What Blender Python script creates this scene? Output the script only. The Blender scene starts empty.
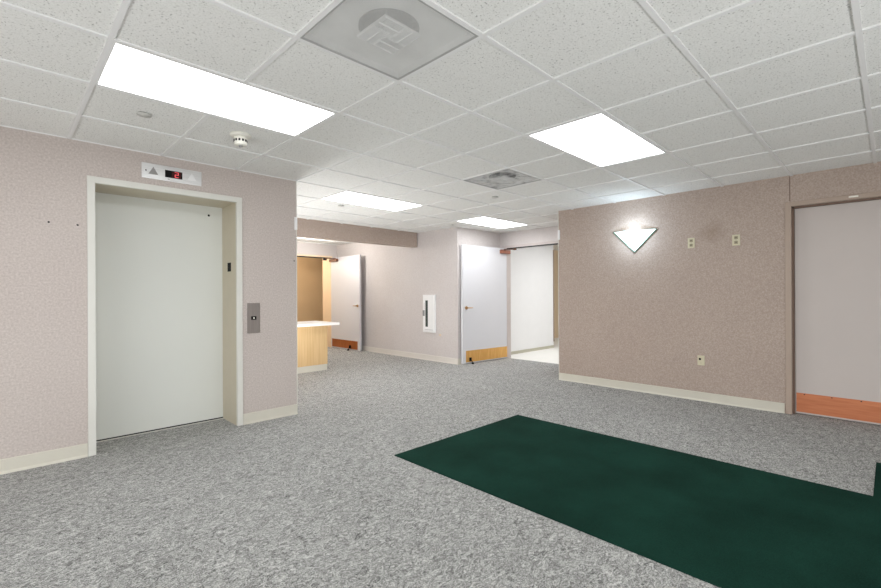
import bpy, bmesh, math
from mathutils import Vector, Matrix

C = bpy.context.scene.collection
PI = math.pi
H = 2.426            # underside of the ceiling grid
EYE = 1.235
T = 0.6096           # ceiling module
U0, V0 = 0.361, 3.149
def gu(i): return U0 + i * T
def gv(i): return V0 + i * T

# ------------------------------------------------------------------ materials
MATS = {}
def newmat(name):
    m = bpy.data.materials.new(name); m.use_nodes = True
    nt = m.node_tree
    b = nt.nodes['Principled BSDF']
    MATS[name] = m
    return m, nt, b
def N(nt, typ, **kw):
    n = nt.nodes.new(typ)
    for k, v in kw.items():
        if k.startswith('i_'):
            n.inputs[k[2:].replace('_', ' ')].default_value = v
        else:
            setattr(n, k, v)
    return n
def srgb(r, g, b):
    f = lambda c: (c / 255 / 12.92) if c / 255 <= 0.04045 else ((c / 255 + 0.055) / 1.055) ** 2.4
    return (f(r), f(g), f(b), 1)
def ramp(nt, stops, interp='LINEAR'):
    r = nt.nodes.new('ShaderNodeValToRGB'); r.color_ramp.interpolation = interp
    e = r.color_ramp.elements
    while len(e) < len(stops): e.new(0.5)
    for x, (p, c) in zip(e, stops):
        x.position = p; x.color = c
    return r
def plain(name, col, rough=0.5, metal=0.0, vary=0.04, scale=6.0, spec=0.5, bump=0.0, bscale=200):
    """a painted or metal surface with a faint procedural variation"""
    m, nt, b = newmat(name)
    tc = N(nt, 'ShaderNodeTexCoord')
    no = N(nt, 'ShaderNodeTexNoise'); no.inputs['Scale'].default_value = scale; no.inputs['Detail'].default_value = 3
    nt.links.new(tc.outputs['Object'], no.inputs['Vector'])
    lo = tuple(max(0, c * (1 - vary)) for c in col[:3]) + (1,)
    hi = tuple(min(1, c * (1 + vary)) for c in col[:3]) + (1,)
    r = ramp(nt, [(0.3, lo), (0.7, hi)])
    nt.links.new(no.outputs['Fac'], r.inputs['Fac'])
    nt.links.new(r.outputs['Color'], b.inputs['Base Color'])
    b.inputs['Roughness'].default_value = rough
    b.inputs['Metallic'].default_value = metal
    b.inputs['Specular IOR Level'].default_value = spec
    if bump:
        n2 = N(nt, 'ShaderNodeTexNoise'); n2.inputs['Scale'].default_value = bscale
        nt.links.new(tc.outputs['Object'], n2.inputs['Vector'])
        bp = N(nt, 'ShaderNodeBump'); bp.inputs['Strength'].default_value = bump; bp.inputs['Distance'].default_value = 0.002
        nt.links.new(n2.outputs['Fac'], bp.inputs['Height']); nt.links.new(bp.outputs['Normal'], b.inputs['Normal'])
    return m
def emis(name, col, strength, base=(0.8, 0.8, 0.8, 1)):
    m, nt, b = newmat(name)
    b.inputs['Base Color'].default_value = base
    b.inputs['Emission Color'].default_value = col
    b.inputs['Emission Strength'].default_value = strength
    b.inputs['Roughness'].default_value = 0.5
    return m

def wallpaper(name, ca, cb, cc, stain=None):
    """fine mottled vinyl wallcovering"""
    m, nt, b = newmat(name)
    tc = N(nt, 'ShaderNodeTexCoord')
    n1 = N(nt, 'ShaderNodeTexNoise'); n1.inputs['Scale'].default_value = 75; n1.inputs['Detail'].default_value = 5; n1.inputs['Roughness'].default_value = 0.7
    n2 = N(nt, 'ShaderNodeTexNoise'); n2.inputs['Scale'].default_value = 1.1; n2.inputs['Detail'].default_value = 2
    for n in (n1, n2): nt.links.new(tc.outputs['Object'], n.inputs['Vector'])
    r = ramp(nt, [(0.30, ca), (0.5, cb), (0.70, cc)])
    nt.links.new(n1.outputs['Fac'], r.inputs['Fac'])
    r2 = ramp(nt, [(0.3, (0.95, 0.94, 0.94, 1)), (0.7, (1, 1, 1, 1))])
    nt.links.new(n2.outputs['Fac'], r2.inputs['Fac'])
    mx = N(nt, 'ShaderNodeMix', data_type='RGBA', blend_type='MULTIPLY'); mx.inputs[0].default_value = 1
    nt.links.new(r.outputs['Color'], mx.inputs[6]); nt.links.new(r2.outputs['Color'], mx.inputs[7])
    out = mx.outputs[2]
    if stain:
        # a faint old smudge on the wall, soft round patch in the material
        vd = N(nt, 'ShaderNodeVectorMath', operation='DISTANCE'); vd.inputs[1].default_value = stain
        nt.links.new(tc.outputs['Object'], vd.inputs[0])
        n3 = N(nt, 'ShaderNodeTexNoise'); n3.inputs['Scale'].default_value = 9
        nt.links.new(tc.outputs['Object'], n3.inputs['Vector'])
        ad = N(nt, 'ShaderNodeMath', operation='MULTIPLY_ADD'); ad.inputs[1].default_value = 0.2
        nt.links.new(n3.outputs['Fac'], ad.inputs[0]); nt.links.new(vd.outputs['Value'], ad.inputs[2])
        r3 = ramp(nt, [(0.10, (0.80, 0.77, 0.72, 1)), (0.25, (1, 1, 1, 1))])
        nt.links.new(ad.outputs[0], r3.inputs['Fac'])
        m3 = N(nt, 'ShaderNodeMix', data_type='RGBA', blend_type='MULTIPLY'); m3.inputs[0].default_value = 1
        nt.links.new(out, m3.inputs[6]); nt.links.new(r3.outputs['Color'], m3.inputs[7])
        out = m3.outputs[2]
    nt.links.new(out, b.inputs['Base Color'])
    b.inputs['Roughness'].default_value = 0.62
    b.inputs['Specular IOR Level'].default_value = 0.25
    bp = N(nt, 'ShaderNodeBump'); bp.inputs['Strength'].default_value = 0.15; bp.inputs['Distance'].default_value = 0.001
    nt.links.new(n1.outputs['Fac'], bp.inputs['Height']); nt.links.new(bp.outputs['Normal'], b.inputs['Normal'])
    return m

WA = wallpaper('mauve_wallcovering', srgb(177, 167, 161), srgb(194, 184, 178), srgb(210, 201, 196))
WB = wallpaper('taupe_wallcovering', srgb(158, 142, 131), srgb(176, 160, 149), srgb(193, 178, 168), stain=(5.725, 1.425, 1.93))
WC = wallpaper('grey_wallcovering', srgb(194, 187, 184), srgb(206, 200, 198), srgb(216, 211, 210))

def carpet():
    m, nt, b = newmat('grey_loop_carpet')
    tc = N(nt, 'ShaderNodeTexCoord')
    # short meandering dark strokes over a fine loop grain
    mp = N(nt, 'ShaderNodeMapping'); mp.inputs['Rotation'].default_value = (0, 0, -0.6); mp.inputs['Scale'].default_value = (1.0, 1.5, 1)
    nt.links.new(tc.outputs['Object'], mp.inputs['Vector'])
    n1 = N(nt, 'ShaderNodeTexNoise'); n1.inputs['Scale'].default_value = 24; n1.inputs['Detail'].default_value = 3; n1.inputs['Roughness'].default_value = 0.6; n1.inputs['Distortion'].default_value = 2.2
    nt.links.new(mp.outputs['Vector'], n1.inputs['Vector'])
    n2 = N(nt, 'ShaderNodeTexNoise'); n2.inputs['Scale'].default_value = 170; n2.inputs['Detail'].default_value = 2; n2.inputs['Roughness'].default_value = 0.7
    nt.links.new(tc.outputs['Object'], n2.inputs['Vector'])
    n3 = N(nt, 'ShaderNodeTexNoise'); n3.inputs['Scale'].default_value = 1.6; n3.inputs['Detail'].default_value = 3
    nt.links.new(tc.outputs['Object'], n3.inputs['Vector'])
    a = N(nt, 'ShaderNodeMath', operation='MULTIPLY'); a.inputs[1].default_value = 0.5
    nt.links.new(n1.outputs['Fac'], a.inputs[0])
    c = N(nt, 'ShaderNodeMath', operation='MULTIPLY_ADD'); c.inputs[1].default_value = 0.5
    nt.links.new(n2.outputs['Fac'], c.inputs[0]); nt.links.new(a.outputs[0], c.inputs[2])
    r = ramp(nt, [(0.35, srgb(62, 62, 61)), (0.44, srgb(130, 130, 128)), (0.53, srgb(172, 172, 170)), (0.64, srgb(222, 222, 219))])
    nt.links.new(c.outputs[0], r.inputs['Fac'])
    r2 = ramp(nt, [(0.3, (0.92, 0.92, 0.92, 1)), (0.7, (1, 1, 1, 1))])
    nt.links.new(n3.outputs['Fac'], r2.inputs['Fac'])
    mx = N(nt, 'ShaderNodeMix', data_type='RGBA', blend_type='MULTIPLY'); mx.inputs[0].default_value = 1
    nt.links.new(r.outputs['Color'], mx.inputs[6]); nt.links.new(r2.outputs['Color'], mx.inputs[7])
    nt.links.new(mx.outputs[2], b.inputs['Base Color'])
    b.inputs['Roughness'].default_value = 0.95; b.inputs['Specular IOR Level'].default_value = 0.1
    bp = N(nt, 'ShaderNodeBump'); bp.inputs['Strength'].default_value = 0.5; bp.inputs['Distance'].default_value = 0.004
    nt.links.new(c.outputs[0], bp.inputs['Height']); nt.links.new(bp.outputs['Normal'], b.inputs['Normal'])
    return m
CARPET = carpet()

def green():
    m, nt, b = newmat('green_mat_pile')
    tc = N(nt, 'ShaderNodeTexCoord')
    n1 = N(nt, 'ShaderNodeTexNoise'); n1.inputs['Scale'].default_value = 230; n1.inputs['Detail'].default_value = 2
    n2 = N(nt, 'ShaderNodeTexNoise'); n2.inputs['Scale'].default_value = 2.5; n2.inputs['Detail'].default_value = 4
    for n in (n1, n2): nt.links.new(tc.outputs['Object'], n.inputs['Vector'])
    s = N(nt, 'ShaderNodeMath', operation='MULTIPLY_ADD'); s.inputs[1].default_value = 0.5
    h = N(nt, 'ShaderNodeMath', operation='MULTIPLY'); h.inputs[1].default_value = 0.5
    nt.links.new(n2.outputs['Fac'], h.inputs[0]); nt.links.new(n1.outputs['Fac'], s.inputs[0]); nt.links.new(h.outputs[0], s.inputs[2])
    r = ramp(nt, [(0.35, srgb(11, 40, 32)), (0.65, srgb(23, 59, 49))])
    nt.links.new(s.outputs[0], r.inputs['Fac']); nt.links.new(r.outputs['Color'], b.inputs['Base Color'])
    b.inputs['Roughness'].default_value = 0.95; b.inputs['Specular IOR Level'].default_value = 0.08
    bp = N(nt, 'ShaderNodeBump'); bp.inputs['Strength'].default_value = 0.3; bp.inputs['Distance'].default_value = 0.003
    nt.links.new(n1.outputs['Fac'], bp.inputs['Height']); nt.links.new(bp.outputs['Normal'], b.inputs['Normal'])
    return m
GREEN = green()

def tilemat():
    """mineral-fibre tile with small worm holes"""
    m, nt, b = newmat('fissured_ceiling_tile')
    tc = N(nt, 'ShaderNodeTexCoord')
    n1 = N(nt, 'ShaderNodeTexNoise'); n1.inputs['Scale'].default_value = 110; n1.inputs['Detail'].default_value = 2; n1.inputs['Roughness'].default_value = 0.5; n1.inputs['Distortion'].default_value = 0.6
    n2 = N(nt, 'ShaderNodeTexNoise'); n2.inputs['Scale'].default_value = 150; n2.inputs['Detail'].default_value = 2
    for n in (n1, n2): nt.links.new(tc.outputs['Object'], n.inputs['Vector'])
    r = ramp(nt, [(0.31, srgb(165, 164, 160)), (0.37, srgb(233, 233, 230)), (1.0, srgb(239, 239, 236))])
    nt.links.new(n1.outputs['Fac'], r.inputs['Fac'])
    r2 = ramp(nt, [(0.35, (0.9, 0.9, 0.89, 1)), (0.55, (1, 1, 1, 1))])
    nt.links.new(n2.outputs['Fac'], r2.inputs['Fac'])
    mx = N(nt, 'ShaderNodeMix', data_type='RGBA', blend_type='MULTIPLY'); mx.inputs[0].default_value = 1
    nt.links.new(r.outputs['Color'], mx.inputs[6]); nt.links.new(r2.outputs['Color'], mx.inputs[7])
    nt.links.new(mx.outputs[2], b.inputs['Base Color'])
    b.inputs['Roughness'].default_value = 0.9; b.inputs['Specular IOR Level'].default_value = 0.1
    return m
TILE = tilemat()

def perforated(smudged=False):
    """thin perforated steel sheet: real see-through holes"""
    m, nt, b = newmat('perforated_smudged_sheet' if smudged else 'perforated_grey_sheet')
    tc = N(nt, 'ShaderNodeTexCoord')
    v = N(nt, 'ShaderNodeTexVoronoi', voronoi_dimensions='2D'); v.inputs['Scale'].default_value = 310; v.inputs['Randomness'].default_value = 0
    nt.links.new(tc.outputs['Object'], v.inputs['Vector']); v.voronoi_dimensions = '2D'
    lt = N(nt, 'ShaderNodeMath', operation='LESS_THAN'); lt.inputs[1].default_value = 0.46
    nt.links.new(v.outputs['Distance'], lt.inputs[0])
    n = N(nt, 'ShaderNodeTexNoise'); n.inputs['Scale'].default_value = 13 if smudged else 5; n.inputs['Detail'].default_value = 5 if smudged else 3
    nt.links.new(tc.outputs['Object'], n.inputs['Vector'])
    r = ramp(nt, [(0.38, srgb(120, 120, 120)), (0.52, srgb(224, 224, 223))] if smudged else [(0.3, srgb(214, 214, 212)), (0.7, srgb(228, 228, 226))])
    nt.links.new(n.outputs['Fac'], r.inputs['Fac']); nt.links.new(r.outputs['Color'], b.inputs['Base Color'])
    b.inputs['Roughness'].default_value = 0.6
    tr = N(nt, 'ShaderNodeBsdfTransparent'); mx = N(nt, 'ShaderNodeMixShader')
    nt.links.new(lt.outputs[0], mx.inputs[0]); nt.links.new(b.outputs[0], mx.inputs[1]); nt.links.new(tr.outputs[0], mx.inputs[2])
    nt.links.new(mx.outputs[0], nt.nodes['Material Output'].inputs['Surface'])
    return m
PERF = perforated(); PERF2 = perforated(True)

def oak():
    m, nt, b = newmat('light_oak_laminate')
    tc = N(nt, 'ShaderNodeTexCoord')
    mp = N(nt, 'ShaderNodeMapping'); mp.inputs['Scale'].default_value = (30, 30, 1.2)
    nt.links.new(tc.outputs['Object'], mp.inputs['Vector'])
    n = N(nt, 'ShaderNodeTexNoise'); n.inputs['Scale'].default_value = 1.5; n.inputs['Detail'].default_value = 4
    nt.links.new(mp.outputs['Vector'], n.inputs['Vector'])
    r = ramp(nt, [(0.3, srgb(198, 164, 116)), (0.7, srgb(214, 184, 138))])
    nt.links.new(n.outputs['Fac'], r.inputs['Fac']); nt.links.new(r.outputs['Color'], b.inputs['Base Color'])
    b.inputs['Roughness'].default_value = 0.45
    return m
OAK = oak()

def brushed(name, lo, hi, rough, axis_scale, metal=1.0):
    m, nt, b = newmat(name)
    tc = N(nt, 'ShaderNodeTexCoord')
    mp = N(nt, 'ShaderNodeMapping'); mp.inputs['Scale'].default_value = axis_scale
    nt.links.new(tc.outputs['Object'], mp.inputs['Vector'])
    n = N(nt, 'ShaderNodeTexNoise'); n.inputs['Scale'].default_value = 4; n.inputs['Detail'].default_value = 4
    nt.links.new(mp.outputs['Vector'], n.inputs['Vector'])
    r = ramp(nt, [(0.3, lo), (0.7, hi)])
    nt.links.new(n.outputs['Fac'], r.inputs['Fac']); nt.links.new(r.outputs['Color'], b.inputs['Base Color'])
    b.inputs['Roughness'].default_value = rough; b.inputs['Metallic'].default_value = metal
    return m
STEEL = brushed('brushed_steel', srgb(214, 214, 214), srgb(232, 232, 232), 0.3, (1, 1, 60), 0.6)
STEELDK = brushed('dull_brushed_steel', srgb(138, 130, 125), srgb(156, 148, 143), 0.5, (60, 60, 1), 0.8)
COPPER = brushed('copper_kick_plate', srgb(188, 114, 78), srgb(204, 132, 94), 0.42, (1, 1, 12), 0.55)
BRASS = brushed('brass_kick_plate', srgb(222, 165, 90), srgb(240, 192, 118), 0.4, (12, 12, 1), 0.6)
BRONZE = brushed('bronze_kick_plate', srgb(172, 98, 48), srgb(190, 115, 60), 0.4, (12, 12, 1), 0.6)
LEVER = plain('aged_brass', srgb(186, 150, 105), 0.32, 0.7)
CLOSER = plain('bronze_paint', srgb(150, 98, 78), 0.4, 0.4)
CLOSERDK = plain('dark_bronze_paint', srgb(105, 68, 50), 0.4, 0.4)
CREAM = plain('cream_vinyl_base', srgb(206, 202, 189), 0.5, vary=0.02)
FRAME = plain('putty_frame_paint', srgb(214, 213, 206), 0.4, vary=0.015)
REVEAL = plain('beige_reveal_paint', srgb(196, 187, 166), 0.4, vary=0.02)
ELEV = plain('sage_grey_elevator_paint', srgb(212, 214, 208), 0.38, vary=0.012, scale=2)
TAUPEFR = plain('taupe_frame_paint', srgb(172, 154, 140), 0.5, vary=0.02)
DKREV = plain('brown_reveal_paint', srgb(120, 98, 84), 0.5, vary=0.04)
DOORW = plain('white_door_laminate', srgb(214, 214, 218), 0.45, vary=0.012, scale=2)
DOORG = plain('grey_door_laminate', srgb(196, 187, 182), 0.5, vary=0.02, scale=2)
WHITE = plain('white_paint', srgb(238, 238, 238), 0.45, vary=0.01)
WHITEROOM = plain('bright_white_wall', srgb(236, 236, 236), 0.7, vary=0.01)
WTILE = plain('white_vinyl_floor', srgb(238, 237, 232), 0.5, vary=0.02)
TEE = plain('white_tee_bar', srgb(230, 230, 229), 0.5, vary=0.01)
TAN = plain('tan_wall', srgb(208, 178, 138), 0.7, vary=0.03, scale=2)
PEACH = plain('peach_jamb', srgb(232, 208, 176), 0.6, vary=0.02)
IVORY = plain('ivory_plastic', srgb(205, 199, 172), 0.45, vary=0.03)
IVDK = plain('dark_ivory_plastic', srgb(150, 142, 118), 0.5)  # darker ivory for socket faces and plate screws
BLACK = plain('black_plastic', srgb(14, 14, 14), 0.7, spec=0.15)
DARK = plain('dark_gap', srgb(38, 36, 34), 0.8)
GLASS = plain('dark_glass', srgb(70, 78, 76), 0.15)
OFFW = plain('offwhite_plastic', srgb(234, 232, 222), 0.45, vary=0.01)
WORKTOP = plain('white_worktop', srgb(244, 243, 240), 0.35, vary=0.01)
DUCT = plain('grey_duct', srgb(52, 52, 52), 0.7, vary=0.08)
PLEN = plain('plenum_grey', srgb(240, 240, 238), 0.8, vary=0.06, scale=8)
VANE = plain('vane_grey', srgb(222, 222, 220), 0.6)
GREYPRINT = plain('grey_print', srgb(140, 140, 140), 0.7)
DIFF = emis('lit_diffuser', (0.965, 0.985, 1.0, 1), 8.0)
DIFF2 = emis('boosted_diffuser', (0.965, 0.985, 1.0, 1), 10.0)
RED = emis('red_led', (1.0, 0.12, 0.14, 1), 1.0, (0.3, 0.02, 0.02, 1))
REDDK = plain('painted_red_glow', srgb(60, 12, 14), 0.2)
SHADE = emis('frosted_glass_lit', (0.93, 1.0, 0.98, 1), 1.3, (0.9, 0.92, 0.9, 1))
SHADEEDGE = plain('green_glass_edge', srgb(96, 120, 106), 0.25)
BLEAK = emis('halogen_glow', (1.0, 0.98, 0.95, 1), 3)

# ------------------------------------------------------------------ mesh helpers
class MB:
    def __init__(s): s.bm = bmesh.new()
    def box(s, x0, x1, y0, y1, z0, z1, bevel=0.0, mat=None):
        if x0 > x1: x0, x1 = x1, x0
        if y0 > y1: y0, y1 = y1, y0
        if z0 > z1: z0, z1 = z1, z0
        vs = [s.bm.verts.new(p) for p in ((x0,y0,z0),(x1,y0,z0),(x1,y1,z0),(x0,y1,z0),(x0,y0,z1),(x1,y0,z1),(x1,y1,z1),(x0,y1,z1))]
        fs = [s.bm.faces.new([vs[i] for i in f]) for f in ((3,2,1,0),(4,5,6,7),(0,1,5,4),(1,2,6,5),(2,3,7,6),(3,0,4,7))]
        if bevel:
            es = list({e for f in fs for e in f.edges})
            bmesh.ops.bevel(s.bm, geom=es, offset=bevel, segments=2, profile=0.6, affect='EDGES')
        return s
    def quad(s, *ps):
        s.bm.faces.new([s.bm.verts.new(p) for p in ps]); return s
    def prism(s, pts, d):
        """closed polygon pts (3-D) extruded by vector d"""
        d = Vector(d)
        a = [s.bm.verts.new(p) for p in pts]; b = [s.bm.verts.new(Vector(p) + d) for p in pts]
        n = len(pts)
        s.bm.faces.new(a[::-1]); s.bm.faces.new(b)
        for i in range(n): s.bm.faces.new((a[i], a[(i+1) % n], b[(i+1) % n], b[i]))
        return s
    def lathe(s, prof, seg=32, M=None):
        """(r, z) profile turned round the z axis"""
        rings = []
        for r, z in prof:
            if r < 1e-6: rings.append([s.bm.verts.new((0, 0, z))])
            else: rings.append([s.bm.verts.new((r*math.cos(2*PI*k/seg), r*math.sin(2*PI*k/seg), z)) for k in range(seg)])
        for a, b in zip(rings, rings[1:]):
            for k in range(seg):
                q = [a[k % len(a)], a[(k+1) % len(a)], b[(k+1) % len(b)], b[k % len(b)]]
                q2 = []
                for v in q:
                    if v not in q2: q2.append(v)
                if len(q2) > 2: s.bm.faces.new(q2)
        if M is not None:
            vs = [v for r in rings for v in r]
            bmesh.ops.transform(s.bm, matrix=M, verts=vs)
        return s
    def tube(s, pts, r, seg=10):
        pts = [Vector(p) for p in pts]; rings = []
        for i, p in enumerate(pts):
            t = (pts[min(i+1, len(pts)-1)] - pts[max(i-1, 0)]).normalized()
            up = Vector((0, 0, 1)) if abs(t.z) < 0.9 else Vector((1, 0, 0))
            a = t.cross(up).normalized(); b = t.cross(a)
            rr = r[i] if isinstance(r, (list, tuple)) else r
            rings.append([s.bm.verts.new(p + a*rr*math.cos(2*PI*k/seg) + b*rr*math.sin(2*PI*k/seg)) for k in range(seg)])
        for a, b in zip(rings, rings[1:]):
            for k in range(seg): s.bm.faces.new((a[k], a[(k+1) % seg], b[(k+1) % seg], b[k]))
        s.bm.faces.new(rings[0][::-1]); s.bm.faces.new(rings[-1])
        return s
    def build(s, name, mat, parent=None, smooth=False):
        bmesh.ops.recalc_face_normals(s.bm, faces=s.bm.faces)
        me = bpy.data.meshes.new(name); s.bm.to_mesh(me); s.bm.free()
        me.materials.append(mat)
        if smooth:
            for p in me.polygons: p.use_smooth = True
        o = bpy.data.objects.new(name, me); C.objects.link(o)
        if parent is not None:
            o.parent = parent
        return o
def tag(o, label, cat, group=None, kind=None):
    o['label'] = label; o['category'] = cat
    if group: o['group'] = group
    if kind: o['kind'] = kind
    return o
def thing(name, label, cat, loc=(0, 0, 0), rz=0.0, group=None, kind=None):
    o = bpy.data.objects.new(name, None); C.objects.link(o)
    o.location = loc; o.rotation_euler = (0, 0, rz); o.empty_display_size = 0.1
    return tag(o, label, cat, group, kind)
def struct(o, label, cat): return tag(o, label, cat, kind='structure')
def copy_tree(o, parent=None):
    c = o.copy(); C.objects.link(c)
    if parent is not None: c.parent = parent
    for ch in list(o.children): copy_tree(ch, c)
    return c

# ------------------------------------------------------------------ setting
EWV = 4.36          # elevator wall plane
RWU = 5.725         # right wall / hall wall plane
CU = 2.186          # free corner of the elevator wall
RV = 3.376          # free corner of the right wall
HV = 5.38           # alcove wall with the near open door
AU = 6.95           # alcove end wall
FV = 9.36           # far hall wall
BEAMV = 6.43
XL, YB = -3.2, -2.9 # walls behind the camera

# floor: L-shaped notch for nothing, carpet everywhere to the alcove threshold
fb = MB()
fb.box(XL, RWU + 0.12, YB, FV + 0.05, -0.05, 0)
fb.box(RWU + 0.12, 7.0, RV - 0.05, HV + 0.14, -0.05, 0)
struct(fb.build('floor', CARPET), 'grey flecked loop carpet over the whole lobby floor', 'floor')
struct(MB().box(7.0, 12.6, 1.2, 8.0, -0.05, -0.004).build('floor_beyond', WTILE), 'bright white floor beyond the alcove doorway', 'floor')
struct(MB().box(3.5, 7.6, FV + 0.05, 12.2, -0.05, -0.002).build('floor_hall', CARPET), 'carpet past the doorway at the end of the hall', 'floor')

# ceiling: one tile face per grid cell, left out where lights and vents sit
lights = [(0, 2, -1, 0), (4, 6, -3, -2), (4, 6, 2, 3), (8, 10, 2, 3)]
extra_lights = [(-4, -2, -1, 0), (0, 2, -7, -6)]  # unseen panels added behind the viewpoint for their light
vents = [(1, 2, -3, -2), (5, 6, -1, 0)]
skip = set()
for a, b, c, d in lights + extra_lights + vents:
    for i in range(a, b):
        for j in range(c, d): skip.add((i, j))
cb = MB(); gbm = MB()
I0, I1, J0, J1 = -7, 12, -11, 11
for i in range(I0, I1):
    for j in range(J0, J1):
        if (i, j) in skip: continue
        x0, x1, y0, y1 = gu(i), gu(i+1), gv(j), gv(j+1)
        if x1 < CU - 0.05 and y0 > EWV + 0.1: continue
        if x0 > RWU + 0.1 and (y1 < RV - 0.1 or y0 > HV + 0.1): continue
        if x0 > AU + .05: continue
        z = H + 0.009
        cb.quad((x0, y0, z), (x0, y1, z), (x1, y1, z), (x1, y0, z))
ceil = struct(cb.build('ceiling', TILE), 'suspended ceiling of white fissured square tiles in a tee grid', 'ceiling')
for i in range(I0, I1 + 1):
    x = gu(i)
    yy = (gv(J0), gv(J1))
    if x < CU - 0.05: yy = (gv(J0), EWV + 0.02)
    elif x > RWU + 0.05: yy = (RV - 0.05, HV + 0.02)
    if x > AU: continue
    cuts = sorted((gv(c), gv(d)) for a, b, c, d in lights + extra_lights if a < i < b)
    y = yy[0]
    for c0, c1 in cuts + [(yy[1], None)]:
        if c0 > y: gbm.box(x - 0.012, x + 0.012, y, c0, H, H + 0.009)
        y = c1
for j in range(J0, J1 + 1):
    y = gv(j)
    xx = (gu(I0), RWU + 0.02)
    if y > EWV + 0.05: xx = (CU - 0.02, RWU + 0.02)
    if RV - 0.02 < y < HV: xx = (xx[0], AU + 0.02)
    gbm.box(xx[0], xx[1], y - 0.012, y + 0.012, H + 0.0005, H + 0.009)
gbm.build('grid_bars', TEE, ceil)

WT = H + 0.06
# elevator wall with its opening
OPL, OPR, OPT = 0.515, 1.58, 2.12
w = MB()
w.box(XL, OPL - 0.03, EWV, EWV + 0.2, 0, WT).box(OPR + 0.03, CU, EWV, EWV + 0.2, 0, WT).box(OPL - 0.03, OPR + 0.03, EWV, EWV + 0.2, OPT + 0.03, WT)
struct(w.build('wall_left', WA), 'mauve mottled wall that holds the elevator', 'wall')
struct(MB().box(CU - 0.2, CU, EWV + 0.2, FV, 0, WT).build('wall_left_return', WA), 'return of the elevator wall running back into the hall', 'wall')
# right wall with the door opening
DL, DR, DT = 0.715, -0.52, 2.118
w = MB()
w.box(RWU, RWU + 0.2, DL + 0.03, RV, 0, WT).box(RWU, RWU + 0.2, YB, DR - 0.03, 0, WT).box(RWU, RWU + 0.2, DR - 0.03, DL + 0.03, DT + 0.03, WT)
struct(w.build('wall_right', WB), 'taupe mottled wall with the sconce, outlets and grey door', 'wall')
struct(MB().box(RWU + 0.2, AU + 0.1, RV - 0.2, RV, 0, WT).build('wall_right_return', WB), 'hidden end face of the right wall inside the alcove', 'wall')
# hall wall, alcove
struct(MB().box(RWU, RWU + 0.14, HV + 0.14, FV, 0, WT).box(RWU, RWU + 0.14, HV, HV + 0.14, 0, WT).build('wall_hall', WC), 'pale mottled hall wall with the fire extinguisher cabinet', 'wall')
struct(MB().box(RWU + 0.14, AU + 0.1, HV, HV + 0.14, 0, WT).build('wall_alcove', WC), 'pale alcove side wall behind the open white door', 'wall')
AL, AR = 5.215, 3.98
w = MB()
w.box(AU, AU + 0.1, AL + 0.045, HV, 0, WT).box(AU, AU + 0.1, RV, AR - 0.045, 0, WT).box(AU, AU + 0.1, AR - 0.045, AL + 0.045, 2.175, WT)
struct(w.build('wall_alcove_end', WC), 'pale wall above and beside the alcove doorway', 'wall')
HL, HR = 5.555, 4.2
w = MB()
w.box(HL + 0.04, RWU, FV, FV + 0.1, 0, WT).box(CU, HR - 0.04, FV, FV + 0.1, 0, WT).box(HR - 0.04, HL + 0.04, FV, FV + 0.1, 2.165, WT)
struct(w.build('wall_hall_end', WC), 'pale wall over the doorway at the end of the hall', 'wall')
struct(MB().box(CU, RWU - 0.02, BEAMV, BEAMV + 0.16, 2.158, WT).build('beam', WB), 'wallpapered ceiling beam crossing the hall above the desk', 'beam')
# closing walls behind the camera
struct(MB().box(XL - 0.1, XL, YB, EWV + 0.2, 0, WT).build('wall_rear', WA), 'wall behind the viewpoint on the elevator side', 'wall')
struct(MB().box(XL, RWU + 0.2, YB - 0.1, YB, 0, WT).build('wall_entrance', WA), 'wall behind the viewpoint on the mat side', 'wall')
# bright room beyond the alcove
struct(MB().box(7.05, 9.11, 5.51, 5.63, -0.004, WT).build('wall_beyond', WHITEROOM), 'bright white wall seen through the alcove doorway', 'wall')
struct(MB().box(9.0, 12.5, 6.7, 6.8, -0.004, WT).build('wall_beyond_far', PEACH), 'warm cream wall at the far edge of the alcove doorway', 'wall')
struct(MB().box(12.5, 12.6, 1.2, 8.0, -0.004, WT).build('wall_beyond_end', WHITEROOM), 'white end wall of the room past the alcove', 'wall')
struct(MB().box(7.05, 12.6, 1.1, 1.2, -0.004, WT).build('wall_beyond_side', WHITEROOM), 'white side wall of the room past the alcove', 'wall')
struct(MB().box(7.05, 12.6, 1.2, 8.0, WT, WT + 0.05).build('ceiling_beyond', WHITE), 'white ceiling of the room past the alcove', 'ceiling')
struct(MB().box(7.05, 9.10, 5.495, 5.51, -0.004, 0.055).build('baseboard_beyond', plain('grey_green_base', srgb(190, 186, 168), 0.5)), 'grey beige base under the bright white wall', 'baseboard')
struct(MB().box(9.095, 9.125, 5.495, 5.64, 0.14, 2.26).build('trim_beyond', plain('brown_guard', srgb(150, 132, 116), 0.5)), 'brown corner strip on the bright white wall', 'trim')
# vestibule beyond the hall doorway
struct(MB().box(HL + 0.005, HL + 0.1, FV + 0.1, 9.74, 0, WT).build('wall_vestibule_side', PEACH), 'peach lit side wall just inside the hall doorway', 'wall')
struct(MB().box(3.4, 7.6, 11.0, 11.1, 0, WT).build('wall_vestibule', TAN), 'tan wall seen through the hall doorway', 'wall')
struct(MB().box(3.4, 3.5, FV + 0.1, 11.0, 0, WT).box(7.5, 7.6, 9.5, 11.0, 0, WT).build('wall_vestibule_end', TAN), 'tan end walls of the space past the hall doorway', 'wall')
struct(MB().box(3.4, 7.6, FV + 0.1, 11.1, WT, WT + 0.05).build('ceiling_vestibule', WHITE), 'ceiling past the hall doorway', 'ceiling')

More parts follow.
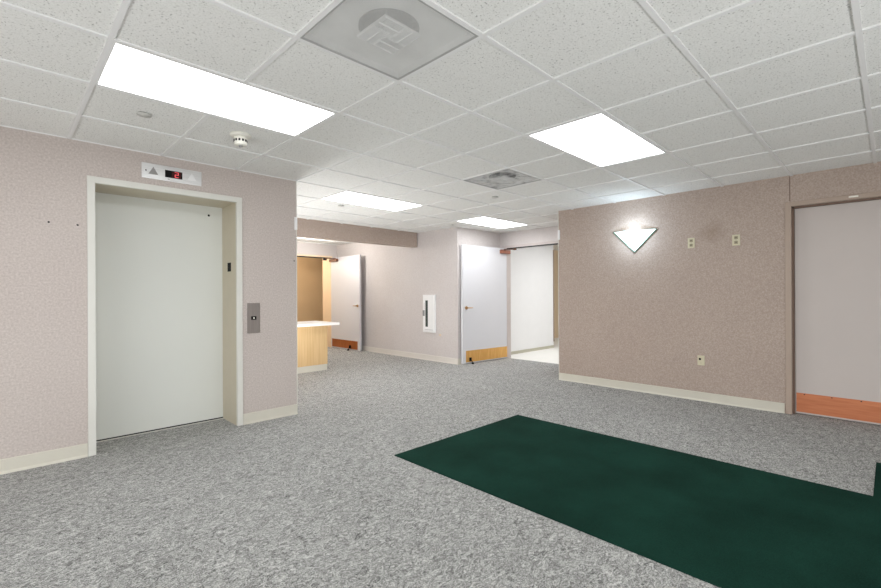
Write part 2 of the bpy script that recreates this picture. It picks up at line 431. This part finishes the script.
# baseboards: cove base 10 cm high with a small toe
def base_u(v, x0, x1, side=-1):    # along x, on a plane y = v, room on side
    t = 0.008
    return [(x0, v, 0), (x0, v + side*0.016, 0), (x0, v + side*0.014, 0.008), (x0, v + side*t, 0.018), (x0, v + side*t, 0.098), (x0, v + side*0.004, 0.102), (x0, v, 0.102)], (x1 - x0, 0, 0)
def base_v(u, y0, y1, side=-1):
    t = 0.008
    return [(u, y0, 0), (u + side*0.016, y0, 0), (u + side*0.014, y0, 0.008), (u + side*t, y0, 0.018), (u + side*t, y0, 0.098), (u + side*0.004, y0, 0.102), (u, y0, 0.102)], (0, y1 - y0, 0)
FO = 0.053
struct(MB().prism(*base_u(EWV, XL, OPL - FO)).prism(*base_u(EWV, OPR + FO, CU)).build('baseboard_left', CREAM), 'cream cove base along the elevator wall', 'baseboard')
struct(MB().prism(*base_v(RWU, DL + 0.06, RV)).prism(*base_v(RWU, YB, DR - 0.06)).build('baseboard_right', CREAM), 'cream cove base along the right wall', 'baseboard')
struct(MB().prism(*base_v(RWU, HV, FV)).build('baseboard_hall', plain('pale_vinyl_base', srgb(216, 211, 204), 0.5, vary=0.02)), 'pale cove base along the hall wall', 'baseboard')
struct(MB().prism(*base_u(HV, RWU, AU)).build('baseboard_alcove', CREAM), 'cove base behind the open alcove door', 'baseboard')

# corner guards on the two free wall corners
g = MB().box(CU - 0.003, CU + 0.004, EWV - 0.004, EWV + 0.02, 0.1, H)
t1 = struct(g.build('trim_1', FRAME), 'thin pale corner strip at the free end of the elevator wall', 'trim')
g = MB().box(RWU - 0.004, RWU + 0.02, RV - 0.003, RV + 0.004, 0.1, H)
t2 = struct(g.build('trim_2', FRAME), 'thin pale corner strip at the free end of the right wall', 'trim')
MB().box(CU - 0.022, CU + 0.010, EWV - 0.008, EWV + 0.03, 1.918, 2.054, 0.007).build('corner_cap', WHITE, t1)
MB().box(RWU - 0.008, RWU + 0.03, RV - 0.022, RV + 0.010, 2.02, 2.162, 0.007).build('corner_cap', WHITE, t2)
# vertical wallcovering seam over the right door
struct(MB().box(RWU - 0.002, RWU, 0.722, 0.729, 2.175, H).build('trim_3', DKREV), 'thin dark seam in the wall above the right door frame', 'trim')

# ------------------------------------------------------------------ door_1: the elevator entrance
d1 = thing('door_1', 'closed sage grey elevator door in a deep putty frame', 'elevator door', (1.05, EWV, 0), kind='structure')
def P(mb, name, mat, parent, base, smooth=False):
    """build in world coordinates, then express it relative to the parent's base"""
    bmesh.ops.translate(mb.bm, vec=-Vector(base), verts=mb.bm.verts)
    return mb.build(name, mat, parent, smooth)
B = (1.05, EWV, 0)
fr = MB()
y0, y1 = EWV - 0.014, EWV + 0.02
fr.box(OPL - 0.05, OPL, y0, y1, 0, OPT, 0.003).box(OPR, OPR + 0.05, y0, y1, 0, OPT, 0.003).box(OPL - 0.05, OPR + 0.05, y0, y1, OPT, OPT + 0.05, 0.003)
P(fr, 'door_frame', FRAME, d1, B)
rv = MB()
yb = EWV + 0.38
rv.box(OPL - 0.03, OPL, y1, yb, 0, OPT).box(OPR, OPR + 0.03, y1, yb, 0, OPT).box(OPL - 0.03, OPR + 0.03, y1, yb, OPT, OPT + 0.03)
P(rv, 'frame_reveal', REVEAL, d1, B)
P(MB().box(OPL - 0.03, OPR + 0.03, yb, yb + 0.04, 0.014, OPT + 0.03).build('x', ELEV).data and MB().box(OPL - 0.03, OPR + 0.03, yb, yb + 0.04, 0.014, OPT + 0.03), 'door_panel', ELEV, d1, B)
bpy.data.objects.remove(bpy.data.objects['x'])
P(MB().box(OPL, OPR, yb - 0.025, yb - 0.004, 0, 0.004), 'door_sill', FRAME, d1, B)
P(MB().box(OPL - 0.03, OPR + 0.03, yb + 0.002, yb + 0.05, 0, 0.014), 'floor_gap', DARK, d1, B)
P(MB().box(OPR - 0.003, OPR, 4.502, 4.587, 1.472, 1.558), 'key_switch', BLACK, d1, B)
M = Matrix.Translation((1.455, yb - 0.002, 2.03)) @ Matrix.Rotation(PI/2, 4, 'X')
P(MB().lathe([(0, 0.004), (0.009, 0.003), (0.011, 0)], 14, M), 'key_hole', BLACK, d1, B)

# elevator hall indicator
ib = (1.05, EWV, 2.22)
t = thing('elevator_indicator', 'steel elevator indicator with two up arrows and a red floor number', 'elevator indicator', ib)
yf = EWV - 0.010
P(MB().box(0.822, 1.277, yf, EWV, 2.221, 2.348, 0.002), 'face_plate', STEEL, t, ib)
for x in (0.905, 1.198):
    P(MB().prism([(x - 0.036, yf - 0.001, 2.258), (x + 0.036, yf - 0.001, 2.258), (x, yf - 0.001, 2.322)], (0, 0.003, 0)), 'up_arrow', plain('arrow_grey', srgb(150, 148, 146), 0.5) if x < 1 else WHITE, t, ib)
ds = P(MB().box(0.99, 1.122, yf - 0.002, yf + 0.002, 2.252, 2.314, 0.001), 'display_window', BLACK, t, ib)
P(MB().box(1.040, 1.112, yf - 0.0026, yf - 0.0018, 2.258, 2.308), 'display_glow', REDDK, ds, (0, 0, 0))  # red glow around the digit, painted as a dark red patch
dg = MB(); yd = yf - 0.0034; cx, cz, sw, sh, st = 1.078, 2.283, 0.0145, 0.023, 0.0045
for (x0, x1, z0, z1) in ((-sw, sw, sh - st, sh), (sw - st, sw, 0, sh), (-sw, sw, -st/2, st/2), (-sw, -sw + st, -sh, 0), (-sw, sw, -sh, -sh + st)):
    dg.box(cx + x0, cx + x1, yd, yd + 0.001, cz + z0, cz + z1)
P(dg, 'digit', RED, ds, (0, 0, 0))
for o in ds.children: o.location = Vector((0, 0, 0)) - Vector(ib)
P(MB().lathe([(0, 0.003), (0.005, 0.003), (0.006, 0)], 12, Matrix.Translation((0.852, yf, 2.285)) @ Matrix.Rotation(PI/2, 4, 'X')), 'key_hole', BLACK, t, ib)
P(MB().box(1.01, 1.025, yf - 0.001, yf, 2.236, 2.240), 'small_slot', BLACK, t, ib)

# call button panel
pb = (1.738, EWV, 0.87)
t = thing('elevator_call_panel', 'dull steel elevator call plate with one black button', 'call button', pb)
P(MB().box(1.677, 1.799, EWV - 0.008, EWV, 0.872, 1.163, 0.003), 'face_plate', STEELDK, t, pb)
bz = 1.018
P(MB().box(1.712, 1.762, EWV - 0.012, EWV - 0.007, bz - 0.017, bz + 0.017, 0.002), 'button_bezel', BLACK, t, pb)
P(MB().lathe([(0, 0.006), (0.007, 0.005), (0.009, 0)], 16, Matrix.Translation((1.738, EWV - 0.011, bz)) @ Matrix.Rotation(PI/2, 4, 'X')), 'button', OFFW, t, pb)

# screws left in the wall
for (x, z, lab) in ((0.409, 1.781, 'small dark screw in the wall just left of the elevator frame'), (0.243, 1.785, 'small dark screw in the wall, farther from the elevator frame'), (2.160, 1.594, 'small dark screw near the free end of the elevator wall')):
    o = MB().lathe([(0, 0.004), (0.005, 0.003), (0.007, 0)], 12, Matrix.Rotation(PI/2, 4, 'X')).build('wall_screw', DARK)
    o.location = (x, EWV, z); tag(o, lab, 'screw', 'loose screws in the elevator wall')

# ------------------------------------------------------------------ door_4: closed grey door on the right
B = (RWU, 0.1, 0)
d4 = thing('door_4', 'closed grey door with copper kick plate in the right wall', 'door', B, kind='structure')
fr = MB(); x0, x1 = RWU - 0.012, RWU + 0.05
fr.box(x0, x1, DL, DL + 0.05, 0, DT + 0.045, 0.003).box(x0, x1, DR - 0.05, DR, 0, DT + 0.045, 0.003).box(x0, x1, DR, DL, DT, DT + 0.045, 0.003)
P(fr, 'door_frame', TAUPEFR, d4, B)
rv = MB()
rv.box(x1, RWU + 0.13, DL - 0.016, DL + 0.03, 0, DT).box(x1, RWU + 0.13, DR - 0.03, DR + 0.016, 0, DT).box(x1, RWU + 0.13, DR - 0.03, DL + 0.03, DT - 0.016, DT + 0.03)
P(rv, 'door_stop', DKREV, d4, B)
lx = RWU + 0.075
lf = P(MB().box(lx, lx + 0.045, DR + 0.018, DL - 0.018, 0.006, DT - 0.018, 0.002), 'door_leaf', DOORG, d4, B)
kp = MB().box(lx - 0.002, lx, DR + 0.03, DL - 0.026, 0.022, 0.216)
P(kp, 'kick_plate', COPPER, d4, B)
sc = MB()
for k in range(6):
    sc.lathe([(0, 0.002), (0.005, 0.0015), (0.006, 0)], 10, Matrix.Translation((lx - 0.002, DL - 0.09 - k*0.21, 0.204)) @ Matrix.Rotation(-PI/2, 4, 'Y'))
P(sc, 'kick_plate_screws', DARK, d4, B)
P(MB().box(x0 - 0.002, x0, 0.215, 0.282, 2.135, 2.150), 'frame_label', OFFW, d4, B)

# ------------------------------------------------------------------ door_3: open white door in the alcove ; door_2: open white door down the hall
def lever(mb, p, out, along):
    """rose, neck and lever; out = unit vector off the leaf, along = unit vector of the lever"""
    p, out, along = Vector(p), Vector(out), Vector(along)
    mb.tube([p, p + out*0.012], 0.03, 18)
    mb.tube([p + out*0.012, p + out*0.05], 0.010)
    mb.tube([p + out*0.05 - along*0.012, p + out*0.052 + along*0.03, p + out*0.050 + along*0.115], [0.011, 0.010, 0.007])
    return mb
# door_3 : leaf lies along x against the alcove side wall
B = (6.985, 5.3, 0)
d3 = thing('door_3', 'open white door with brass kick plate, against the alcove side wall', 'door', B, kind='structure')
lv, lu0, lu1, lt = 5.30, 5.775, 6.985, 2.122
P(MB().box(lu0, lu1, lv, lv + 0.045, 0.012, lt, 0.003), 'door_leaf', DOORW, d3, B)
P(MB().box(5.85, 6.965, lv - 0.002, lv, 0.03, 0.235), 'kick_plate', BRASS, d3, B)
P(lever(lever(MB(), (5.862, lv, 1.0), (0, -1, 0), (1, 0, 0)), (5.862, lv + 0.045, 1.0), (0, 0.55, 0), (0.2, 0, 0)), 'door_handle', LEVER, d3, B)
cl = MB().box(6.74, 6.99, lv - 0.06, lv, 2.015, 2.085, 0.006)
P(cl, 'door_closer', CLOSER, d3, B)
P(MB().box(6.80, 6.83, lv - 0.075, lv - 0.05, 2.07, 2.10).tube([(6.82, lv - 0.065, 2.095), (7.0, lv - 0.16, 2.098)], 0.009), 'closer_arm', CLOSERDK, d3, B)
P(MB().box(5.93, 5.975, lv - 0.02, lv, 0.045, 0.11, 0.003).tube([(5.952, lv - 0.02, 0.08), (5.96, lv - 0.06, 0.02)], 0.008).lathe([(0, 0), (0.02, 0), (0.022, 0.02), (0.012, 0.03), (0, 0.03)], 14, Matrix.Translation((5.96, lv - 0.062, 0))), 'door_holder', BLACK, d3, B)
HINGE3 = (6.985, 5.215)
for o in d3.children:
    o.rotation_euler.z = -math.radians(4.6)
d3.location = (HINGE3[0], HINGE3[1], 0)
j = MB()
j.box(AU - 0.012, AU + 0.11, AL - 0.0, AL + 0.045, 0, 2.175).box(AU - 0.012, AU + 0.11, AR - 0.045, AR, 0, 2.175).box(AU - 0.012, AU + 0.11, AR, AL, 2.13, 2.175)
B = (6.985, 5.215, 0)
P(j, 'door_frame', plain('grey_mauve_frame', srgb(196, 186, 182), 0.5), d3, B)
P(MB().box(AU - 0.013, AU + 0.04, AR, AL, 2.112, 2.13), 'head_stop', DARK, d3, B)
P(MB().box(AU + 0.0, AU + 0.035, AL - 0.20, AL - 0.15, 2.082, 2.112, 0.003), 'door_catch', CLOSERDK, d3, B)

# door_2 : leaf lies along y, nearly against the hall wall
B = (5.56, FV, 0)
d2 = thing('door_2', 'open white door with bronze kick plate at the end of the hall', 'door', B, kind='structure')
lu, v0, v1 = 5.56, 8.165, 9.35
P(MB().box(lu, lu + 0.045, v0, v1, 0.012, 2.122, 0.003), 'door_leaf', DOORW, d2, B)
P(MB().box(lu - 0.002, lu, 8.25, 9.31, 0.03, 0.215), 'kick_plate', BRONZE, d2, B)
P(lever(lever(MB(), (lu, 8.24, 1.0), (-1, 0, 0), (0, 1, 0)), (lu + 0.045, 8.24, 1.0), (0.8, 0, 0), (0, -0.3, 0)), 'door_handle', LEVER, d2, B)
P(MB().box(lu - 0.06, lu, 9.02, 9.34, 2.02, 2.085, 0.006), 'door_closer', CLOSERDK, d2, B)
P(MB().tube([(lu - 0.05, 9.05, 2.09), (lu - 0.16, 9.33, 2.10)], 0.009), 'closer_arm', CLOSERDK, d2, B)
P(MB().box(lu - 0.02, lu, 8.52, 8.565, 0.045, 0.11, 0.003).tube([(lu - 0.02, 8.54, 0.08), (lu - 0.06, 8.53, 0.02)], 0.008).lathe([(0, 0), (0.022, 0), (0.024, 0.02), (0.012, 0.03), (0, 0.03)], 14, Matrix.Translation((lu - 0.062, 8.53, 0))), 'door_holder', BLACK, d2, B)
P(MB().box(HR - 0.04, HL + 0.04, FV - 0.012, FV + 0.11, 2.125, 2.165).box(HR - 0.04, HR, FV - 0.012, FV + 0.11, 0, 2.125).box(HL, HL + 0.04, FV - 0.012, FV + 0.11, 0, 2.125), 'door_frame', PEACH, d2, B)
P(MB().box(HR, HL, FV - 0.013, FV + 0.03, 2.105, 2.127), 'head_stop', DARK, d2, B)
P(MB().box(HL - 0.18, HL - 0.1, FV + 0.0, FV + 0.04, 2.06, 2.105, 0.003), 'door_catch', DARK, d2, B)

# ------------------------------------------------------------------ ceiling fixtures
def make_light(label):
    t = thing('ceiling_light', label, 'ceiling light', (0, 0, H))
    hw, hh = T - 0.012, T/2 - 0.012
    f = MB()
    for (x0, x1, y0, y1) in ((-hw, hw, -hh, -hh + 0.012), (-hw, hw, hh - 0.012, hh), (-hw, -hw + 0.012, -hh + 0.012, hh - 0.012), (hw - 0.012, hw, -hh + 0.012, hh - 0.012)):
        f.box(x0, x1, y0, y1, 0.001, 0.016, 0.002)
    f.build('light_frame', TEE, t)
    MB().box(-hw + 0.008, hw - 0.008, -hh + 0.008, hh - 0.008, 0.006, 0.012).build('diffuser', DIFF, t)
    MB().box(-hw, hw, -hh, hh, 0.018, 0.1).build('housing', TEE, t)
    return t
labs = ['long lit ceiling panel in front of the elevator, nearest of the four',
        'lit ceiling panel above the green mat, near the right wall',
        'lit ceiling panel in the hall, above the desk end',
        'lit ceiling panel just in front of the open alcove door']
L0 = make_light(labs[0])
for k, (a, b, c, d) in enumerate(lights + extra_lights):
    o = L0 if k == 0 else copy_tree(L0)
    o.location = ((gu(a) + gu(b))/2, (gv(c) + gv(d))/2, H)
    o['group'] = 'lit ceiling panels'
    if k in (2, 3):          # emission of the two far panels raised to brighten the hall
        for ch in o.children:
            if ch.name.startswith('diffuser'):
                ch.material_slots[0].link = 'OBJECT'; ch.material_slots[0].material = DIFF2
    o['label'] = labs[k] if k < 4 else 'unseen ceiling panel added behind the viewpoint to light the room'

def make_vent(label):
    t = thing('ceiling_vent', label, 'air vent', (0, 0, H))
    hw = T/2 - 0.012
    MB().box(-hw, hw, -hw, hw, 0.003, 0.0042).build('face_panel', PERF, t)
    f = MB()
    for s in (-1, 1):
        f.box(-hw, hw, s*hw, s*(hw - 0.008), 0.0, 0.008).box(s*hw, s*(hw - 0.008), -hw + 0.008, hw - 0.008, 0.0, 0.008)
    f.build('rim', plain('rim_grey', srgb(168, 168, 166), 0.6), t)
    d = 0.045
    MB().box(-hw, hw, -hw, hw, d, d + 0.005).box(-hw, -hw+.004, -hw, hw, 0.008, d).box(hw-.004, hw, -hw, hw, 0.008, d).box(-hw+.004, hw-.004, -hw, -hw+.004, 0.008, d).box(-hw+.004, hw-.004, hw-.004, hw, 0.008, d).build('back_pan', PLEN, t)
    MB().lathe([(0, d - 0.0005), (0.14, d - 0.0005), (0.14, d - 0.008), (0.134, d - 0.009), (0, d - 0.009)], 40).build('duct_neck', DUCT, t)
    # four small louvred deflector cartridges in a pinwheel
    qx, qy = 0.122, 0.100
    for k in range(4):
        g = MB(); z0, z1 = 0.0014, 0.014
        ox, oy = -0.018, 0.006
        g.box(ox, ox + qx, oy, oy + 0.002, z0, z1).box(ox, ox + qx, oy + qy - 0.002, oy + qy, z0, z1).box(ox, ox + 0.002, oy + 0.003, oy + qy - 0.003, z0, z1).box(ox + qx - 0.002, ox + qx, oy + 0.003, oy + qy - 0.003, z0, z1)
        g.box(ox + 0.003, ox + qx - 0.003, oy + qy*0.5 - 0.003, oy + qy*0.5 + 0.003, z0 - 0.0006, z0 + 0.002)
        for i in range(1, 9):
            x = ox + i*qx/9
            g.box(x - 0.0009, x + 0.0009, oy + 0.003, oy + qy - 0.003, z0, z1 - 0.002)
        bmesh.ops.rotate(g.bm, cent=(0, 0, 0), matrix=Matrix.Rotation(k*PI/2, 3, 'Z'), verts=g.bm.verts)
        g.build('deflector', VANE, t)
    return t
v1_ = make_vent('grey perforated ceiling vent with square deflectors, nearest the viewpoint')
v2_ = copy_tree(v1_)
for ch in v2_.children:
    if ch.name.startswith('face_panel'):
        ch.material_slots[0].link = 'OBJECT'; ch.material_slots[0].material = PERF2
v2_['label'] = 'smudged perforated ceiling vent near the middle of the ceiling, farther one'
for o, (a, b, c, d) in zip((v1_, v2_), vents):
    o.location = ((gu(a) + gu(b))/2, (gv(c) + gv(d))/2, H); o['group'] = 'ceiling vents'

# smoke detector
sd = thing('smoke_detector', 'white ceiling smoke detector above the elevator', 'smoke detector', (1.267, 3.403, H + 0.009))
MB().lathe([(0, 0), (0.075, 0), (0.076, -0.006), (0.066, -0.016), (0.045, -0.02), (0, -0.02)], 36).build('mounting_base', OFFW, sd, True)
bd = MB().lathe([(0, -0.019), (0.044, -0.02), (0.046, -0.03), (0.045, -0.070), (0.038, -0.080), (0, -0.082)], 32).build('sensor_body', OFFW, sd, True)
sl = MB()
for k in range(12):
    a = 2*PI*k/12
    vs0 = len(sl.bm.verts)
    sl.box(0.0445, 0.0475, -0.0065, 0.0065, -0.056, -0.040)
    sl.bm.verts.ensure_lookup_table()
    bmesh.ops.rotate(sl.bm, cent=(0, 0, 0), matrix=Matrix.Rotation(a, 3, 'Z'), verts=sl.bm.verts[vs0:])
sl.build('sensing_slots', BLACK, bd)
MB().lathe([(0, -0.0815), (0.014, -0.082), (0.013, -0.090), (0, -0.091)], 16).build('test_button', GREYPRINT, sd, True)

# concealed sprinkler covers
def sprinkler(x, y, label, r=0.042):
    t = thing('sprinkler_cover', label, 'sprinkler', (x, y, H + 0.009), group='sprinkler covers in the ceiling')
    MB().lathe([(0, -0.004), (r*0.9, -0.004), (r, -0.008), (r*0.96, -0.012), (0, -0.013)], 28).build('cover_plate', plain('cover_grey', srgb(196, 195, 190), 0.5), t, True)
    MB().lathe([(0, 0), (r*0.8, 0), (r*0.8, -0.006), (0, -0.006)], 24).build('dark_gap_ring', GREYPRINT, t, True)
    return t
sprinkler(0.665, 3.444, 'round sprinkler cover in the ceiling left of the smoke detector')
sprinkler(3.219, 5.152, 'round sprinkler cover in the hall ceiling beside the lit panel')
sprinkler(4.308, 3.412, 'round sprinkler cover in the ceiling behind the smudged vent')
sprinkler(5.493, 5.287, 'round sprinkler cover in the ceiling by the alcove corner', 0.035)
sp = thing('recessed_spotlight', 'tiny bright recessed spotlight in the ceiling behind the beam', 'spotlight', (4.606, 8.409, H + 0.009))
MB().lathe([(0.03, 0), (0.055, 0), (0.055, -0.008), (0.04, -0.010), (0.03, -0.004)], 24).build('trim_ring', WHITE, sp, True)
MB().lathe([(0, -0.003), (0.034, -0.003), (0.03, -0.012), (0, -0.014)], 20).build('lens', BLEAK, sp, True)

# ------------------------------------------------------------------ wall sconce
sb = (RWU, 2.288, 1.77)
sc_ = thing('wall_sconce', 'lit triangular frosted glass sconce on the right wall', 'wall lamp', sb)
Lt, Rt, Bt, Ft = Vector((RWU - 0.012, 2.557, 2.047)), Vector((RWU - 0.012, 2.018, 2.037)), Vector((RWU - 0.012, 2.287, 1.775)), Vector((RWU - 0.115, 2.288, 2.035))
gl = MB()
n1 = Vector((0.004, 0, 0))
for tri in ((Lt, Bt, Ft), (Rt, Ft, Bt)):
    gl.prism([tuple(p) for p in tri], n1)
P(gl, 'glass_shade', SHADE, sc_, sb)
ed = MB()
off = Vector((0.0, 0.0, -0.008))
for a, b in ((Lt + off, Bt + off*1.6), (Bt + off*1.6, Rt + off)):
    ed.tube([a, b], 0.009, 8)
P(ed, 'shade_edge', SHADEEDGE, sc_, sb)
ed = MB(); ed.tube([Lt, Ft, Rt], 0.004, 8)
P(ed, 'top_edge', SHADEEDGE, sc_, sb)
P(MB().box(RWU - 0.012, RWU, 2.20, 2.375, 1.90, 2.0, 0.003), 'back_plate', WHITE, sc_, sb)
P(MB().lathe([(0, 0), (0.012, 0.004), (0.016, 0.03), (0.010, 0.06), (0, 0.066)], 14, Matrix.Translation((RWU - 0.05, 2.288, 1.93))), 'bulb', BLEAK, sc_, sb, True)

# ------------------------------------------------------------------ wall plates on the right wall
def plate(name, label, y, z, w_, h_, kind):
    b = (RWU, y, z)
    t = thing(name, label, 'wall outlet', b, group='ivory wall plates on the right wall')
    P(MB().box(RWU - 0.007, RWU, y - w_/2, y + w_/2, z - h_/2, z + h_/2, 0.003), 'cover_plate', IVORY, t, b)
    if kind == 'duplex':
        for s in (-1, 1):
            f = P(MB().box(RWU - 0.010, RWU - 0.006, y - 0.017, y + 0.017, z + s*0.026 - 0.016, z + s*0.026 + 0.016, 0.002), 'socket', IVDK, t, b)
            sl = MB()
            for q in (-0.006, 0.006): sl.box(RWU - 0.0106, RWU - 0.0098, y + q - 0.0015, y + q + 0.0015, z + s*0.026 - 0.004, z + s*0.026 + 0.007)
            o = P(sl, 'socket_slots', BLACK, f, b)
    else:
        P(MB().box(RWU - 0.012, RWU - 0.006, y - 0.001, y + 0.021, z + 0.004, z + 0.026, 0.002), 'phone_jack', BLACK, t, b)
    P(MB().lathe([(0, 0.002), (0.003, 0.0015), (0.004, 0)], 10, Matrix.Translation((RWU - 0.007, y, z - (0 if kind == 'duplex' else 0.03))) @ Matrix.Rotation(-PI/2, 4, 'Y')), 'plate_screw', IVDK, t, b)
plate('wall_outlet', 'ivory outlet high on the right wall, nearer the sconce', 1.637, 1.825, 0.074, 0.118, 'duplex')
plate('wall_outlet', 'ivory outlet high on the right wall, nearer the grey door', 1.192, 1.819, 0.074, 0.118, 'duplex')
plate('wall_jack', 'ivory wall plate with one black jack low on the right wall', 1.541, 0.466, 0.074, 0.112, 'jack')

# ------------------------------------------------------------------ fire extinguisher cabinet on the hall wall
eb = (RWU, 6.095, 0.53)
ex = thing('extinguisher_cabinet', 'white wall cabinet with a tall dark glass slot on the hall wall', 'fire cabinet', eb)
ca, cb_, z0, z1 = 5.93, 6.26, 0.528, 1.236
P(MB().box(RWU - 0.03, RWU, ca, cb_, z0, z1, 0.004), 'cabinet_frame', WHITE, ex, eb)
dr = P(MB().box(RWU - 0.04, RWU - 0.028, ca + 0.02, cb_ - 0.02, z0 + 0.02, z1 - 0.02, 0.003), 'cabinet_door', WHITE, ex, eb)
P(MB().box(RWU - 0.043, RWU - 0.039, 6.112, 6.176, 0.635, 1.13), 'glass_slot', GLASS, ex, eb)
P(MB().box(RWU - 0.055, RWU - 0.039, 6.20, 6.245, 0.835, 0.945, 0.004), 'pull_handle', GREYPRINT, ex, eb)
P(MB().box(RWU - 0.0412, RWU - 0.0395, 6.205, 6.22, 0.96, 1.085), 'printed_strip', plain('pale_print', srgb(190, 190, 192), 0.6), ex, eb)
P(MB().box(RWU - 0.0412, RWU - 0.0395, 5.97, 6.2, 0.575, 0.585), 'bottom_print', plain('pale_print', srgb(190, 190, 192), 0.6), ex, eb)
o = MB().box(RWU - 0.006, RWU, 5.80, 5.845, 0.478, 0.512, 0.002).build('wall_plug', plain('tan_plastic', srgb(222, 200, 160), 0.5))
tag(o, 'tiny tan plug on the hall wall below the white cabinet', 'wall plug')

# ------------------------------------------------------------------ reception desk end
kb = (3.0, 6.9, 0)
rd = thing('reception_desk', 'light oak reception desk with white top, beside the elevator wall', 'desk', kb)
P(MB().box(CU + 0.01, 3.975, 6.42, 7.2, 0.745, 0.785, 0.008), 'desktop', WORKTOP, rd, kb)
P(MB().box(CU + 0.01, 3.835, 6.57, 7.1, 0.10, 0.745, 0.002), 'front_panel', OAK, rd, kb)
P(MB().box(CU + 0.01, 3.83, 6.575, 7.08, 0.0, 0.10), 'toe_kick', CREAM, rd, kb)

# ------------------------------------------------------------------ green mat
pts = [(2.14, 2.685), (3.745, 2.685), (3.745, 0.082), (4.512, 0.082), (4.512, -2.2), (2.14, -2.2)]
o = MB().prism([(x, y, 0.0) for x, y in pts], (0, 0, 0.006)).build('floor_mat', GREEN)
tag(o, 'large dark green L-shaped entrance mat set on the grey carpet', 'floor mat')

# ------------------------------------------------------------------ lamps
def area(name, loc, rot, sx, sy, e, col=(1, 1, 1)):
    l = bpy.data.lights.new(name, 'AREA'); l.shape = 'RECTANGLE'; l.size = sx; l.size_y = sy; l.energy = e; l.color = col
    o = bpy.data.objects.new(name, l); C.objects.link(o); o.location = loc; o.rotation_euler = rot
    return o
def point(name, loc, e, r, col=(1, 1, 1)):
    l = bpy.data.lights.new(name, 'POINT'); l.energy = e; l.shadow_soft_size = r; l.color = col
    o = bpy.data.objects.new(name, l); C.objects.link(o); o.location = loc
    return o
area('room_beyond_lamp', (8.6, 3.6, H), (0, 0, 0), 2.0, 2.0, 52)
point('vestibule_lamp', (4.6, 10.0, 2.2), 40, 0.12, (1, 0.9, 0.76))
point('sconce_lamp', (RWU - 0.20, 2.288, 1.97), 6.5, 0.02, (0.66, 0.84, 1))
point('sconce_uplight', (RWU - 0.07, 2.288, 2.05), 0.9, 0.03, (0.66, 0.84, 1))
point('spot_lamp', (4.606, 8.2, 2.25), 45, 0.05, (1, 0.96, 0.9))
def aim(loc, target, **k):
    o = area(loc=loc, rot=(0, 0, 0), col=(0.965, 0.985, 1.0), **k)
    o.rotation_euler = (Vector(target) - Vector(loc)).to_track_quat('-Z', 'Y').to_euler()
    return o
# unseen fill lamps added behind the viewpoint, thrown at the ceiling
aim((-2.6, 1.0, 0.4), (3.0, 2.8, 2.5), name='room_fill_lamp', sx=4.0, sy=0.7, e=78)
aim((1.5, -2.4, 0.4), (3.0, 3.0, 2.5), name='room_fill_lamp', sx=5.0, sy=0.7, e=105)
for yy in (5.2, 6.05):  # added fill lamps, hidden behind the elevator wall, to brighten the hall
    aim((2.36, yy, 0.3), (3.4, yy + 0.1, 2.6), name='hall_fill_lamp', sx=0.28, sy=0.28, e=22)

# ------------------------------------------------------------------ world, camera, view
wd = bpy.data.worlds.new('world'); bpy.context.scene.world = wd; wd.use_nodes = True
wd.node_tree.nodes['Background'].inputs[0].default_value = (0.8, 0.85, 0.9, 1)
wd.node_tree.nodes['Background'].inputs[1].default_value = 0.3

cam = bpy.data.cameras.new('camera'); co = bpy.data.objects.new('camera', cam); C.objects.link(co)
cam.sensor_width = 36; cam.lens = 36 * 444.31 / 881; cam.shift_y = 0.77 / 881; cam.clip_start = 0.05
YAW, ROLL = 0.7929, -0.0047
co.location = (0, 0, EYE)
co.rotation_mode = 'XYZ'
co.matrix_world = Matrix.Translation((0, 0, EYE)) @ Matrix.Rotation(YAW - PI/2, 4, 'Z') @ Matrix.Rotation(PI/2, 4, 'X') @ Matrix.Rotation(ROLL, 4, 'Z')
bpy.context.scene.camera = co
sc = bpy.context.scene
sc.view_settings.view_transform = 'Standard'
sc.view_settings.look = 'None'
sc.view_settings.exposure = 0.0
sc.cycles.use_denoising = True
sc.cycles.max_bounces = 10
sc.cycles.diffuse_bounces = 6
